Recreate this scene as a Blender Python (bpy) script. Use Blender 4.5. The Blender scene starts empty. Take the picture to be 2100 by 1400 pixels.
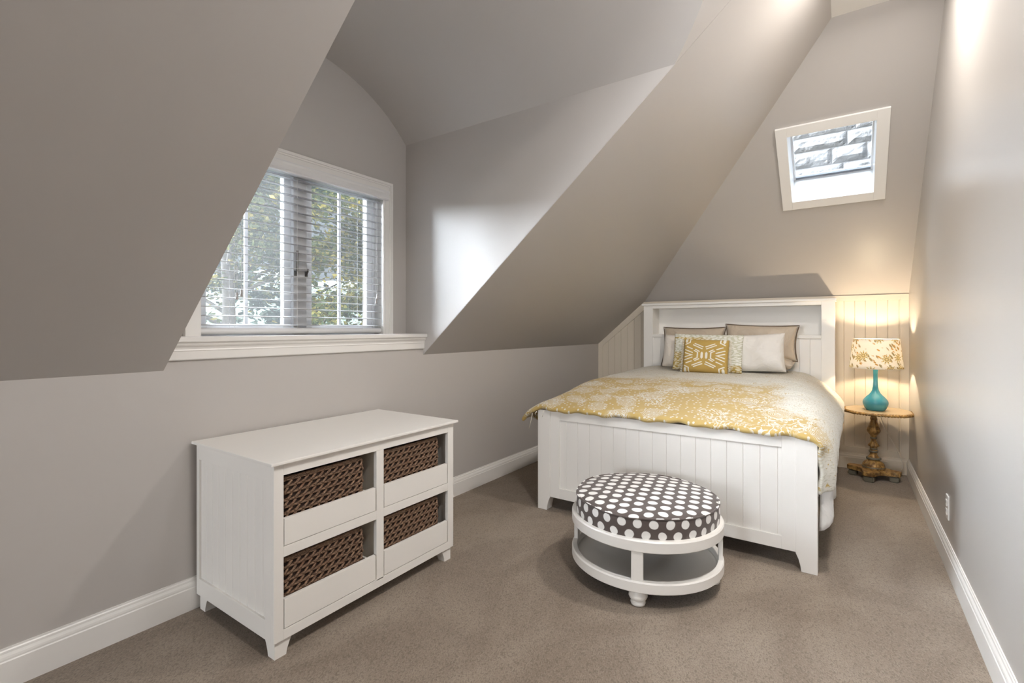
import bpy, bmesh, math, random
from mathutils import Vector, Matrix, noise
from math import sin, cos, pi, radians, sqrt, atan2

random.seed(7)
scene = bpy.context.scene
COL = scene.collection

# ------------------------------------------------------------------ helpers
def lerp(a, b, t): return a + (b - a) * t
def sstep(a, b, x):
    t = max(0.0, min(1.0, (x - a) / (b - a))); return t * t * (3 - 2 * t)
def pw(x, pts):
    if x <= pts[0][0]: return pts[0][1]
    for (x0, y0), (x1, y1) in zip(pts, pts[1:]):
        if x <= x1: return lerp(y0, y1, (x - x0) / (x1 - x0))
    return pts[-1][1]
def catmull(pts, n):
    """n points evenly spaced by arc length along a Catmull-Rom curve"""
    P = [Vector(p) for p in pts]
    Q = [P[0] * 2 - P[1]] + P + [P[-1] * 2 - P[-2]]
    fine = []
    for i in range(1, len(Q) - 2):
        for k in range(12):
            t = k / 12.0
            a, b, c, d = Q[i - 1], Q[i], Q[i + 1], Q[i + 2]
            fine.append(0.5 * ((2 * b) + (c - a) * t + (2 * a - 5 * b + 4 * c - d) * t * t + (3 * b - a - 3 * c + d) * t ** 3))
    fine.append(P[-1])
    L = [0.0]
    for a, b in zip(fine, fine[1:]): L.append(L[-1] + (b - a).length)
    out, j = [], 0
    for k in range(n):
        s = L[-1] * k / (n - 1)
        while j < len(L) - 2 and L[j + 1] < s: j += 1
        t = (s - L[j]) / max(1e-9, L[j + 1] - L[j])
        out.append(fine[j].lerp(fine[j + 1], t))
    return out

def world_loc(o):
    v = Vector((0, 0, 0))
    while o is not None:
        v += o.location; o = o.parent
    return v

class MB:
    """collects shapes given in room coordinates and links them as one mesh object"""
    def __init__(s): s.v = []; s.f = []; s.uv = None; s.m = []
    def add(s, verts, faces, mi=0):
        b = len(s.v); s.v += [tuple(p) for p in verts]
        s.f += [tuple(b + i for i in f) for f in faces]; s.m += [mi] * len(faces); return s
    def bm(s, bm, mi=0):
        bm.verts.index_update()
        s.add([v.co.copy() for v in bm.verts], [[v.index for v in f.verts] for f in bm.faces], mi); bm.free(); return s
    def box(s, x0, x1, y0, y1, z0, z1, bev=0.0, seg=2, mi=0):
        bm = bmesh.new(); bmesh.ops.create_cube(bm, size=1.0)
        bmesh.ops.scale(bm, vec=(x1 - x0, y1 - y0, z1 - z0), verts=bm.verts)
        bmesh.ops.translate(bm, vec=((x0 + x1) / 2, (y0 + y1) / 2, (z0 + z1) / 2), verts=bm.verts)
        if bev > 0: bmesh.ops.bevel(bm, geom=bm.edges[:], offset=bev, segments=seg, affect='EDGES', profile=0.6)
        return s.bm(bm, mi)
    def prism(s, poly, vec, bev=0.0, mi=0):
        """planar polygon (3D points) extruded along vec"""
        vec = Vector(vec); n = len(poly)
        a = [Vector(p) for p in poly]; b = [p + vec for p in a]
        faces = [list(range(n)), list(range(2 * n - 1, n - 1, -1))]
        for i in range(n):
            j = (i + 1) % n; faces.append([i, i + n, j + n, j])
        bm = bmesh.new(); vs = [bm.verts.new(p) for p in a + b]
        for f in faces: bm.faces.new([vs[i] for i in f])
        bmesh.ops.recalc_face_normals(bm, faces=bm.faces)
        if bev > 0: bmesh.ops.bevel(bm, geom=bm.edges[:], offset=bev, segments=2, affect='EDGES', profile=0.6)
        return s.bm(bm, mi)
    def lathe(s, prof, c, seg=48, ripple=None, rot=0.0, sx=1.0, sy=1.0, mi=0, axis='z'):
        V = []; F = []
        n = len(prof)
        for i, (r, z) in enumerate(prof):
            for k in range(seg):
                a = 2 * pi * k / seg + rot
                rr = r * (1 + (ripple(a, i, z) if ripple else 0))
                V.append((c[0] + rr * cos(a) * sx, c[1] + rr * sin(a) * sy, c[2] + z))
        for i in range(n - 1):
            for k in range(seg):
                k2 = (k + 1) % seg
                F.append((i * seg + k, i * seg + k2, (i + 1) * seg + k2, (i + 1) * seg + k))
        if prof[0][0] > 1e-6: F.append(tuple(range(seg - 1, -1, -1)))
        if prof[-1][0] > 1e-6: F.append(tuple((n - 1) * seg + k for k in range(seg)))
        return s.add(V, F, mi)
    def tube(s, pts, r, seg=8, closed=False, mi=0):
        P = [Vector(p) for p in pts]; n = len(P); V = []; F = []
        rr = r if callable(r) else (lambda i: r)
        up = Vector((0, 0, 1)); prev = None
        for i in range(n):
            if closed: t = P[(i + 1) % n] - P[i - 1]
            else: t = P[min(i + 1, n - 1)] - P[max(i - 1, 0)]
            t.normalize()
            if prev is None:
                a = t.cross(up)
                if a.length < 1e-3: a = t.cross(Vector((1, 0, 0)))
            else:
                a = prev - t * prev.dot(t)
            a.normalize(); b = t.cross(a); prev = a
            for k in range(seg):
                th = 2 * pi * k / seg
                V.append(P[i] + (a * cos(th) + b * sin(th)) * rr(i))
        m = n if closed else n - 1
        for i in range(m):
            i2 = (i + 1) % n
            for k in range(seg):
                k2 = (k + 1) % seg
                F.append((i * seg + k, i * seg + k2, i2 * seg + k2, i2 * seg + k))
        if not closed:
            F.append(tuple(range(seg - 1, -1, -1))); F.append(tuple((n - 1) * seg + k for k in range(seg)))
        return s.add(V, F, mi)
    def grid(s, rows, uvf=None, mi=0):
        nu = len(rows[0]); b = len(s.v)
        V = [p for r in rows for p in r]; F = []
        for j in range(len(rows) - 1):
            for i in range(nu - 1):
                F.append((j * nu + i, j * nu + i + 1, (j + 1) * nu + i + 1, (j + 1) * nu + i))
        s.add(V, F, mi)
        if uvf:
            if s.uv is None: s.uv = {}
            for j in range(len(rows)):
                for i in range(nu): s.uv[b + j * nu + i] = uvf(i, j)
        return s
    def build(s, name, mat, parent=None, smooth=False, loc=None, recalc=False, angle=None):
        if parent is not None: off = world_loc(parent)
        else: off = Vector(loc) if loc is not None else Vector((0, 0, 0))
        me = bpy.data.meshes.new(name)
        me.from_pydata([(p[0] - off.x, p[1] - off.y, p[2] - off.z) for p in s.v], [], s.f)
        mats = mat if isinstance(mat, (list, tuple)) else [mat]
        for mm in mats: me.materials.append(mm)
        if len(mats) > 1: me.polygons.foreach_set('material_index', s.m)
        if s.uv is not None:
            ul = me.uv_layers.new(name='UVMap')
            for lp in me.loops: ul.data[lp.index].uv = s.uv.get(lp.vertex_index, (0, 0))
        if recalc:
            bm = bmesh.new(); bm.from_mesh(me); bmesh.ops.recalc_face_normals(bm, faces=bm.faces); bm.to_mesh(me); bm.free()
        me.validate(); me.update()
        if smooth:
            me.polygons.foreach_set('use_smooth', [True] * len(me.polygons))
            if angle is not None:
                try: me.set_sharp_from_angle(angle=radians(angle))
                except Exception: pass
        o = bpy.data.objects.new(name, me); COL.objects.link(o)
        if parent is not None: o.parent = parent
        else: o.location = off
        return o

def tag(o, label=None, cat=None, group=None, kind=None):
    if label: o['label'] = label
    if cat: o['category'] = cat
    if group: o['group'] = group
    if kind: o['kind'] = kind
    return o
def thing(name, loc, label, cat, group=None, kind=None):
    o = bpy.data.objects.new(name, None); COL.objects.link(o); o.location = loc
    o.empty_display_size = 0.1
    return tag(o, label, cat, group, kind)
def struct(o, label=None):
    o['kind'] = 'structure'
    if label: o['label'] = label
    return o
def copy_tree(o, parent=None):
    c = o.copy(); COL.objects.link(c)
    if parent is not None: c.parent = parent
    for ch in [x for x in bpy.data.objects if x.parent == o]: copy_tree(ch, c)
    return c
def subsurf(o, lv=1):
    m = o.modifiers.new('Subdivision', 'SUBSURF'); m.levels = lv; m.render_levels = lv; return o

# ------------------------------------------------------------------ node material helpers
NT = None
class E:
    """a shader-node value with arithmetic"""
    def __init__(s, sock): s.k = sock
    def __add__(a, b): return mth('ADD', a, b)
    __radd__ = __add__
    def __sub__(a, b): return mth('SUBTRACT', a, b)
    def __rsub__(a, b): return mth('SUBTRACT', b, a)
    def __mul__(a, b): return mth('MULTIPLY', a, b)
    __rmul__ = __mul__
    def __truediv__(a, b): return mth('DIVIDE', a, b)
    def __rtruediv__(a, b): return mth('DIVIDE', b, a)
def put(inp, v):
    if isinstance(v, E): NT.links.new(v.k, inp)
    elif isinstance(v, (tuple, list)):
        if inp.type == 'RGBA' and len(v) == 3: v = (*v, 1)
        inp.default_value = v
    else: inp.default_value = v
def mth(op, *a, clamp=False):
    n = NT.nodes.new('ShaderNodeMath'); n.operation = op; n.use_clamp = clamp
    for i, x in enumerate(a): put(n.inputs[i], x)
    return E(n.outputs[0])
def fmin(a, b): return mth('MINIMUM', a, b)
def fmax(a, b): return mth('MAXIMUM', a, b)
def fabs(a): return mth('ABSOLUTE', a)
def ffloor(a): return mth('FLOOR', a)
def ffract(a): return mth('FRACT', a)
def fsin(a): return mth('SINE', a)
def fcos(a): return mth('COSINE', a)
def fatan2(a, b): return mth('ARCTAN2', a, b)
def fsqrt(a): return mth('SQRT', a)
def mrange(v, a, b, c=0.0, d=1.0, smooth=True):
    n = NT.nodes.new('ShaderNodeMapRange'); n.interpolation_type = 'SMOOTHSTEP' if smooth else 'LINEAR'
    for i, x in zip((0, 1, 2, 3, 4), (v, a, b, c, d)): put(n.inputs[i], x)
    return E(n.outputs[0])
def cmix(f, a, b, mode='MIX'):
    n = NT.nodes.new('ShaderNodeMix'); n.data_type = 'RGBA'; n.blend_type = mode
    put(n.inputs[0], f); put(n.inputs[6], a); put(n.inputs[7], b); return E(n.outputs[2])
def objco():
    n = NT.nodes.new('ShaderNodeTexCoord'); return E(n.outputs['Object'])
def uvco():
    n = NT.nodes.new('ShaderNodeTexCoord'); return E(n.outputs['UV'])
def sep(v):
    n = NT.nodes.new('ShaderNodeSeparateXYZ'); put(n.inputs[0], v); return [E(o) for o in n.outputs]
def comb(x, y, z=0.0):
    n = NT.nodes.new('ShaderNodeCombineXYZ')
    for i, a in enumerate((x, y, z)): put(n.inputs[i], a)
    return E(n.outputs[0])
def noise_t(v, scale, detail=2.0, rough=0.5, dist=0.0):
    n = NT.nodes.new('ShaderNodeTexNoise')
    if v is not None: put(n.inputs['Vector'], v)
    n.inputs['Scale'].default_value = scale; n.inputs['Detail'].default_value = detail
    n.inputs['Roughness'].default_value = rough; n.inputs['Distortion'].default_value = dist
    return E(n.outputs[0])
def voro(v, scale, rnd=1.0, feature='F1', dims='3D'):
    n = NT.nodes.new('ShaderNodeTexVoronoi'); n.feature = feature; n.voronoi_dimensions = dims
    put(n.inputs['Vector'], v); n.inputs['Scale'].default_value = scale; n.inputs['Randomness'].default_value = rnd
    return n
def bump(h, strength=0.3, dist=0.01):
    n = NT.nodes.new('ShaderNodeBump'); put(n.inputs['Height'], h)
    n.inputs['Strength'].default_value = strength; n.inputs['Distance'].default_value = dist
    return E(n.outputs[0])
def begin(name):
    global NT
    m = bpy.data.materials.new(name); m.use_nodes = True; NT = m.node_tree; NT.nodes.clear()
    out = NT.nodes.new('ShaderNodeOutputMaterial'); p = NT.nodes.new('ShaderNodeBsdfPrincipled')
    NT.links.new(p.outputs[0], out.inputs[0])
    return m, p, out
def setp(p, color=None, rough=None, metal=None, normal=None, spec=None, sheen=None):
    if color is not None: put(p.inputs['Base Color'], color)
    if rough is not None: put(p.inputs['Roughness'], rough)
    if metal is not None: put(p.inputs['Metallic'], metal)
    if normal is not None: put(p.inputs['Normal'], normal)
    if spec is not None: put(p.inputs['Specular IOR Level'], spec)
    if sheen is not None: put(p.inputs['Sheen Weight'], sheen)
def simple(name, color, rough=0.5, metal=0.0, nscale=0, nstr=0.1, ndist=0.002, var=0.0, spec=None):
    m, p, o = begin(name)
    col = color
    if var > 0:
        f = noise_t(objco(), 6.0, 3.0)
        col = cmix(f, tuple(c * (1 - var) for c in color), tuple(min(1, c * (1 + var)) for c in color))
    nm = None
    if nscale: nm = bump(noise_t(objco(), nscale, 3.0), nstr, ndist)
    setp(p, col, rough, metal, nm, spec)
    return m

M = {}
WALLC = (0.50, 0.474, 0.452)
M['wall'] = simple('greige_paint', WALLC, 0.42, nscale=160, nstr=0.06, ndist=0.001)
M['wall_gloss'] = simple('greige_satin_paint', WALLC, 0.33, nscale=120, nstr=0.05, ndist=0.001, spec=0.6)
M['ceil'] = simple('ceiling_white_paint', (0.82, 0.81, 0.79), 0.6, nscale=140, nstr=0.05, ndist=0.001)
M['trim'] = simple('white_trim_paint', (0.84, 0.825, 0.80), 0.32, nscale=40, nstr=0.03, ndist=0.001)
M['panel'] = simple('cream_panel_paint', (0.67, 0.595, 0.485), 0.38, nscale=40, nstr=0.03, ndist=0.001)
M['furn'] = simple('white_furniture_paint', (0.85, 0.83, 0.795), 0.34, nscale=50, nstr=0.04, ndist=0.001, var=0.015)
M['vinyl'] = simple('white_vinyl', (0.84, 0.85, 0.86), 0.35)
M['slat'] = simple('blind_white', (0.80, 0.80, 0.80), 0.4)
M['slat_shaded'] = simple('blind_slat_shaded', (0.40, 0.40, 0.41), 0.4)  # white slats given a darker colour for their shaded undersides
M['bronze'] = simple('dark_bronze', (0.12, 0.11, 0.10), 0.4, 0.6)
M['tassel'] = simple('grey_tassel', (0.42, 0.40, 0.39), 0.5)
M['gasket'] = simple('grey_gasket', (0.22, 0.24, 0.27), 0.5)
M['cord'] = simple('cream_cord', (0.70, 0.64, 0.55), 0.5)
M['plate'] = simple('white_plate', (0.82, 0.82, 0.82), 0.3)
M['plate_dark'] = simple('outlet_slot', (0.05, 0.05, 0.05), 0.5)
M['mattress'] = simple('grey_mattress_cloth', (0.52, 0.52, 0.54), 0.8, nscale=300, nstr=0.2)
M['cabin_in'] = simple('cabinet_interior_paint', (0.85, 0.80, 0.70), 0.45)
M['teal'] = simple('teal_glaze', (0.045, 0.265, 0.355), 0.12, spec=0.6, var=0.12)
M['trunk'] = simple('bark', (0.055, 0.045, 0.036), 0.9, nscale=20, nstr=0.6, ndist=0.02, var=0.3)

# carpet: rows of small cut and loop tufts
m, p, o = begin('taupe_carpet'); M['carpet'] = m
c = objco(); x, y, z = sep(c)
wv = noise_t(c, 7.0, 2.0)
q = comb(x + wv * 0.010, y * 0.66 + x * 0.25, 0.0)
tuft = voro(q, 210.0, 0.9, 'F1', '2D'); td = E(tuft.outputs['Distance'])
tr_, tg_, tb_ = sep(E(tuft.outputs['Color']))
fib = noise_t(c, 330.0, 3.0, 0.6)
mid = noise_t(q, 110.0, 2.0)
patch = noise_t(comb(x * 0.9, y * 0.55, 0.0), 2.6, 3.0, 0.6, 0.6)
tone = mrange(patch, 0.34, 0.66)
base = cmix(tone, (0.225, 0.180, 0.140), (0.300, 0.248, 0.199))
base = cmix(mrange(tr_, 0.70, 0.92) * 0.34, base, (0.085, 0.065, 0.050))
base = cmix(mrange(tg_, 0.60, 0.95) * 0.20, base, (0.43, 0.37, 0.305))
base = cmix(mrange(td, 0.40, 0.75) * 0.35, base, (0.11, 0.085, 0.066))
base = cmix(mrange(fib, 0.50, 0.75) * 0.30, base, (0.16, 0.125, 0.098))
setp(p, base, 0.95, normal=bump(fib * 0.6 + mid * 0.5 - td * 0.3, 0.35, 0.004), spec=0.1, sheen=0.15)

# glass: clear, with a little screen haze
def glass_mat(name, haze, tint=(0.96, 0.98, 1.0)):
    m, p, out = begin(name); NT.nodes.remove(p)
    tr = NT.nodes.new('ShaderNodeBsdfTransparent'); tr.inputs[0].default_value = (*tint, 1)
    gl = NT.nodes.new('ShaderNodeBsdfGlossy'); gl.inputs['Roughness'].default_value = 0.02
    fr = NT.nodes.new('ShaderNodeFresnel'); fr.inputs[0].default_value = 1.45
    tl = NT.nodes.new('ShaderNodeBsdfTranslucent'); tl.inputs[0].default_value = (0.9, 0.93, 0.95, 1)
    m1 = NT.nodes.new('ShaderNodeMixShader'); m1.inputs[0].default_value = haze
    NT.links.new(tr.outputs[0], m1.inputs[1]); NT.links.new(tl.outputs[0], m1.inputs[2])
    m2 = NT.nodes.new('ShaderNodeMixShader'); NT.links.new(fr.outputs[0], m2.inputs[0])
    NT.links.new(m1.outputs[0], m2.inputs[1]); NT.links.new(gl.outputs[0], m2.inputs[2])
    NT.links.new(m2.outputs[0], out.inputs[0]); return m
M['glass'] = glass_mat('window_glass', 0.006)
M['glass_screen'] = glass_mat('screened_glass', 0.012)
M['glass_sky'] = glass_mat('skylight_glass', 0.0)

# rough ashlar stone
m, p, o = begin('pale_stone'); M['stone'] = m
c = objco(); n1 = noise_t(c, 5.0, 6.0, 0.65); n2 = noise_t(c, 28.0, 4.0, 0.6)
col = cmix(mrange(n1, 0.3, 0.7), (0.085, 0.083, 0.081), (0.15, 0.148, 0.145))
col = cmix(mrange(n2, 0.55, 0.8) * 0.5, col, (0.05, 0.048, 0.047))
setp(p, col, 0.9, normal=bump(n2, 0.6, 0.02))
M['mortar'] = simple('mortar', (0.09, 0.087, 0.084), 0.95)

# polka dots: white dots in staggered rows on brown cloth
def hexdot(u, v, a, r, soft=0.002, b=None):
    b = b or a * 0.866
    def cell(u, v):
        du = (ffract(u / a + 0.5) - 0.5) * a; dv = (ffract(v / (2 * b) + 0.5) - 0.5) * (2 * b)
        return fsqrt(du * du + dv * dv)
    d = fmin(cell(u, v), cell(u + a / 2, v + b))
    return mrange(d, r - soft, r + soft, 1.0, 0.0)
m, p, o = begin('polka_dot_cloth'); M['dots'] = m
c = objco(); x, y, z = sep(c)
geo = NT.nodes.new('ShaderNodeNewGeometry'); tc = NT.nodes.new('ShaderNodeTexCoord')
nx, ny, nz = sep(E(tc.outputs['Normal']))
wob = (noise_t(c, 14.0, 1.0) - 0.5) * 0.022
ca, sa = cos(radians(-19)), sin(radians(-19))
u = x * ca + y * sa + wob; v = y * ca - x * sa + (noise_t(c, 11.0, 1.0) - 0.5) * 0.016
top = hexdot(u, v, 0.069, 0.0225)
side = hexdot(fatan2(y, x) * 0.352 + wob * 0.6, z - 0.3255 + wob * 0.3, 0.0721, 0.0198, 0.0016, 0.050)
dots = cmix(mrange(nz, 0.55, 0.6), side, top)
fib = noise_t(c, 500.0, 2.0)
col = cmix(dots, (0.083, 0.063, 0.056), (0.80, 0.79, 0.77))
setp(p, col, 0.8, normal=bump(fib, 0.15, 0.001), sheen=0.2)

# woven strands of the baskets
m, p, o = begin('brown_seagrass'); M['weave'] = m
c = objco(); x, y, z = sep(c)
st = noise_t(comb(x * 40.0, y * 40.0 + z * 70.0, z * 40.0), 6.0, 3.0, 0.6)
big = noise_t(c, 22.0, 2.0)
col = cmix(mrange(st, 0.35, 0.68), (0.050, 0.023, 0.013), (0.36, 0.225, 0.14))
col = cmix(mrange(big, 0.45, 0.75) * 0.55, col, (0.17, 0.075, 0.038))
setp(p, col, 0.5, normal=bump(st, 0.6, 0.003))
M['weave_shade'] = simple('basket_gap_shade', (0.030, 0.016, 0.011), 0.7)  # dark colour stands in for shade in the holes of the weave

# bedding print: white scrollwork and medallions on gold
def scroll(u, v, dens):
    """white line work on plain ground; dens raises the share of white"""
    c2 = comb(u, v, 0.0)
    a = noise_t(c2, 26.0, 1.5, 0.5, 0.8)
    lines = mrange(fabs(a - 0.5), 0.030, 0.048, 1.0, 0.0)
    a2 = noise_t(comb(u + 3.1, v, 0.0), 44.0, 1.0, 0.5, 1.2)
    l2 = mrange(fabs(a2 - 0.5), 0.05, 0.075, 1.0, 0.0)
    vn = voro(c2, 5.2, 0.55, 'F1', '2D'); d = E(vn.outputs['Distance']) / 5.2
    px, py, pz = sep(E(vn.outputs['Position']))
    th = fatan2(v - py, u - px)
    cr, cg, cb = sep(E(vn.outputs['Color']))
    big = mrange(cr, 0.50, 0.56)
    ring = fsin(d * 560.0 + fsin(th * 11.0) * 2.0 + noise_t(c2, 30.0, 1.0) * 5.0)
    med = mrange(ring, 0.15, 0.45) * mrange(d, 0.064, 0.080, 1.0, 0.0) * big
    bor = (mrange(fabs(d - 0.085), 0.0025, 0.005, 1.0, 0.0) + mrange(fabs(d - 0.096), 0.0025, 0.005, 1.0, 0.0)) * big
    vs = voro(comb(u + 9.0, v + 2.0, 0.0), 24.0, 0.9, 'F1', '2D'); ds = E(vs.outputs['Distance'])
    spr = mrange(ds, 0.13, 0.20, 1.0, 0.0)
    zone = mrange(noise_t(comb(u, v + 5.0, 0.0), 4.2, 2.0), 0.48, 0.58)
    w = fmax(fmax(med, spr * 0.95), fmax(bor * zone, lines * zone))
    dd = fmax(dens, zone * 0.25)
    w = fmax(w, l2 * mrange(dens, 0.15, 0.55))
    w = fmax(w, mrange(dens, 0.45, 1.0) * mrange(a2, 0.30, 0.36))
    return fmin(w, 1.0)
GOLD = (0.46, 0.325, 0.105); CRM = (0.64, 0.62, 0.555)
m, p, o = begin('gold_scroll_print'); M['comf'] = m
c = uvco(); u, v, _ = sep(c)
wob = noise_t(c, 2.2, 2.0)
dens = fmax(mrange(v + wob * 0.5, 1.05, 1.40), mrange(u + wob * 0.30 - mrange(v, 0.0, 0.5, 0.34, 0.0), 1.80, 2.02))
w = scroll(u, v, dens)
edge = mrange(v, 0.03, 0.08, 1.0, 0.0)
col = cmix(w, GOLD, CRM)
grey = mrange(noise_t(comb(u * 2.4, v, 0.0), 55.0, 1.5, 0.5, 0.5), 0.53, 0.60) * dens
col = cmix(grey * 0.55, col, (0.42, 0.395, 0.30))
setp(p, col, 0.75, normal=bump(noise_t(c, 350.0, 2.0) + w * 0.3, 0.15, 0.002), sheen=0.2)

m, p, o = begin('gold_dash_print'); M['print'] = m
c = uvco(); u, v, _ = sep(c)
rot = noise_t(c, 4.0, 1.0)
dsh = voro(comb((u + v * 0.5) * 0.62, (v * 1.3 - u * 0.35), 0.0), 26.0, 0.9, 'F1', '2D')
dd = mrange(E(dsh.outputs['Distance']), 0.34, 0.46, 1.0, 0.0)
wh = fmax(mrange(u + (rot - 0.5) * 0.3, 0.40, 0.52), 0.0) * mrange(v + (rot - 0.5) * 0.1, 0.16, 0.22)
wh = fmax(wh, mrange(fabs(u - 0.10), 0.05, 0.07, 1.0, 0.0) * mrange(fabs(v - 0.66), 0.16, 0.2, 1.0, 0.0))
wh = fmax(wh, mrange(v, 0.86, 0.90))
col = cmix(wh, cmix(dd, (0.48, 0.34, 0.09), (0.78, 0.72, 0.55)), cmix(dd, (0.60, 0.60, 0.48), (0.84, 0.84, 0.79)))
setp(p, col, 0.8, normal=bump(noise_t(c, 300.0, 2.0), 0.15, 0.002))

# geometric cushion: strokes mirrored in four quarters
m, p, o = begin('gold_geometric_print'); M['geo'] = m
c = uvco(); u, v, _ = sep(c)
P_ = fabs(u * 2.0 - 1.0); Q_ = fabs(v * 2.0 - 1.0)
def seg_d(ax, ay, bx, by):
    dx, dy = bx - ax, by - ay; L2 = dx * dx + dy * dy
    t = mth('MULTIPLY', (P_ - ax) * dx + (Q_ - ay) * dy, 1.0 / L2, clamp=True)
    ex = P_ - (t * dx + ax); ey = Q_ - (t * dy + ay)
    return fsqrt(ex * ex + ey * ey)
dmin = None
for sgm in [(.07, .50, .43, .68), (.10, .38, .50, .60), (.52, .14, .86, .30), (.50, -.02, .86, .12), (.22, .22, .38, .33),
            (.54, .36, .78, .48), (.29, -.2, .29, .16), (.29, .16, .44, .26), (.86, .62, .66, .74), (.66, .74, .66, .98)]:
    d = seg_d(*sgm); dmin = d if dmin is None else fmin(dmin, d)
ln = mrange(dmin, 0.022, 0.034, 1.0, 0.0)
blob = mrange(fabs(P_ - 0.10), 0.045, 0.06, 1.0, 0.0) * mrange(Q_ + fabs(P_ - 0.1) * 1.6, 0.20, 0.23, 1.0, 0.0)
blob2 = mrange(fabs(P_ - 0.82), 0.05, 0.065, 1.0, 0.0) * mrange(Q_ - fabs(P_ - 0.82) * 1.6, 0.68, 0.71)
ln = fmin(ln + blob + blob2, 1.0)
setp(p, cmix(ln, (0.50, 0.335, 0.09), (0.85, 0.82, 0.74)), 0.75, normal=bump(noise_t(c, 260.0, 2.0), 0.15, 0.002))

def cloth(name, color, rough, wr=0.6, sheen=0.2):
    m, p, o = begin(name); c = objco()
    w = noise_t(c, 7.0, 3.0, 0.55, 1.0)
    setp(p, color, rough, normal=bump(w, wr, 0.03), sheen=sheen); return m
M['tan'] = cloth('tan_satin', (0.56, 0.475, 0.375), 0.42)
M['cream'] = cloth('cream_satin', (0.80, 0.745, 0.68), 0.38)
M['white_cloth'] = cloth('white_cotton', (0.80, 0.775, 0.74), 0.6)
M['sheet'] = cloth('white_sheet', (0.80, 0.79, 0.77), 0.7)
M['piping'] = simple('brown_piping', (0.13, 0.085, 0.05), 0.6)
M['fringe'] = simple('cream_fringe', (0.82, 0.78, 0.68), 0.8)

# antique gold with verdigris wear
m, p, o = begin('antique_gold'); M['gold'] = m
c = objco(); n1 = noise_t(c, 38.0, 4.0, 0.6); n2 = noise_t(c, 13.0, 3.0)
col = cmix(mrange(n1, 0.35, 0.65), (0.17, 0.088, 0.030), (0.50, 0.30, 0.095))
col = cmix(mrange(n2, 0.52, 0.7) * 0.5, col, (0.27, 0.22, 0.14))
setp(p, col, 0.45, 0.25, normal=bump(n1, 0.3, 0.004))
M['verdi'] = simple('grey_green_patina', (0.17, 0.155, 0.115), 0.5, 0.2, nscale=40, nstr=0.3, var=0.35)
M['tabletop'] = simple('gold_brown_veneer', (0.44, 0.325, 0.185), 0.28, var=0.2)

# lamp shade: thin white cloth printed with flowers and leaves
m, p, out = begin('floral_shade_cloth'); M['shade'] = m
NT.nodes.remove(p)
c = uvco(); u, v, _ = sep(c)
def flowers(u, v, sc, seed, rmax, k):
    vn = voro(comb(u + seed, v + seed * 0.37, 0.0), sc, 0.8, 'F1', '2D')
    d = E(vn.outputs['Distance']); px, py, pz = sep(E(vn.outputs['Position']))
    th = fatan2(v + seed * 0.37 - py, u + seed - px)
    r = rmax * (0.72 + 0.28 * fsin(th * k))if False else (fsin(th * k) * 0.28 + 0.72) * rmax
    petal = mrange(d - r, -0.02, 0.02, 1.0, 0.0)
    inner = mrange(fsin(d * 46.0 + fsin(th * k)), 0.0, 0.5)
    return petal, inner, d
f1, i1, d1 = flowers(u, v, 9.0, 1.3, 0.36, 9.0)
lv = voro(comb((u + v * 0.7) * 1.0, (v - u * 0.6) * 0.42, 0.0), 26.0, 1.0, 'F1', '2D')
leaf = mrange(E(lv.outputs['Distance']), 0.20, 0.27, 1.0, 0.0) * mrange(noise_t(c, 9.0, 1.0), 0.46, 0.52)
leaf2v = voro(comb((u - v * 0.8) * 0.45, (v + u * 0.7), 0.0), 30.0, 1.0, 'F1', '2D')
leaf2 = mrange(E(leaf2v.outputs['Distance']), 0.17, 0.24, 1.0, 0.0) * mrange(noise_t(comb(u + 4.0, v, 0.0), 9.0, 1.0), 0.48, 0.54)
lc = cmix(noise_t(c, 30.0, 2.0), (0.50, 0.34, 0.14), (0.25, 0.30, 0.24))
col = cmix(leaf, (0.95, 0.93, 0.88), lc)
col = cmix(leaf2, col, (0.55, 0.36, 0.13))
fcol = cmix(i1, (0.40, 0.36, 0.22), (0.85, 0.72, 0.42))
col = cmix(f1, col, fcol)
df = NT.nodes.new('ShaderNodeBsdfDiffuse'); tl = NT.nodes.new('ShaderNodeBsdfTranslucent')
put(df.inputs[0], col); put(tl.inputs[0], col)
mx = NT.nodes.new('ShaderNodeMixShader'); mx.inputs[0].default_value = 0.42
NT.links.new(df.outputs[0], mx.inputs[1]); NT.links.new(tl.outputs[0], mx.inputs[2]); NT.links.new(mx.outputs[0], out.inputs[0])
m, p, out = begin('lit_bulb'); M['bulb'] = m
put(p.inputs['Emission Color'], (1.0, 0.80, 0.56)); p.inputs['Emission Strength'].default_value = 850.0
M['brass'] = simple('brass', (0.6, 0.42, 0.16), 0.3, 0.9)

def leaf_mat(name, a, b, c3):
    m, p, out = begin(name); NT.nodes.remove(p)
    n = noise_t(objco(), 1.1, 3.0, 0.6); n2 = noise_t(objco(), 9.0, 2.0)
    col = cmix(mrange(n, 0.4, 0.6), a, b); col = cmix(mrange(n2, 0.52, 0.68), col, c3)
    df = NT.nodes.new('ShaderNodeBsdfDiffuse'); tl = NT.nodes.new('ShaderNodeBsdfTranslucent')
    put(df.inputs[0], col); put(tl.inputs[0], col)
    mx = NT.nodes.new('ShaderNodeMixShader'); mx.inputs[0].default_value = 0.45
    NT.links.new(df.outputs[0], mx.inputs[1]); NT.links.new(tl.outputs[0], mx.inputs[2]); NT.links.new(mx.outputs[0], out.inputs[0])
    return m
M['leaf'] = leaf_mat('green_leaves', (0.026, 0.036, 0.016), (0.058, 0.068, 0.026), (0.105, 0.098, 0.036))
M['leaf_y'] = leaf_mat('yellow_leaves', (0.072, 0.075, 0.023), (0.20, 0.155, 0.035), (0.22, 0.185, 0.07))
M['leaf_d'] = leaf_mat('dark_leaves', (0.016, 0.023, 0.02), (0.03, 0.04, 0.03), (0.046, 0.053, 0.04))
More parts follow.
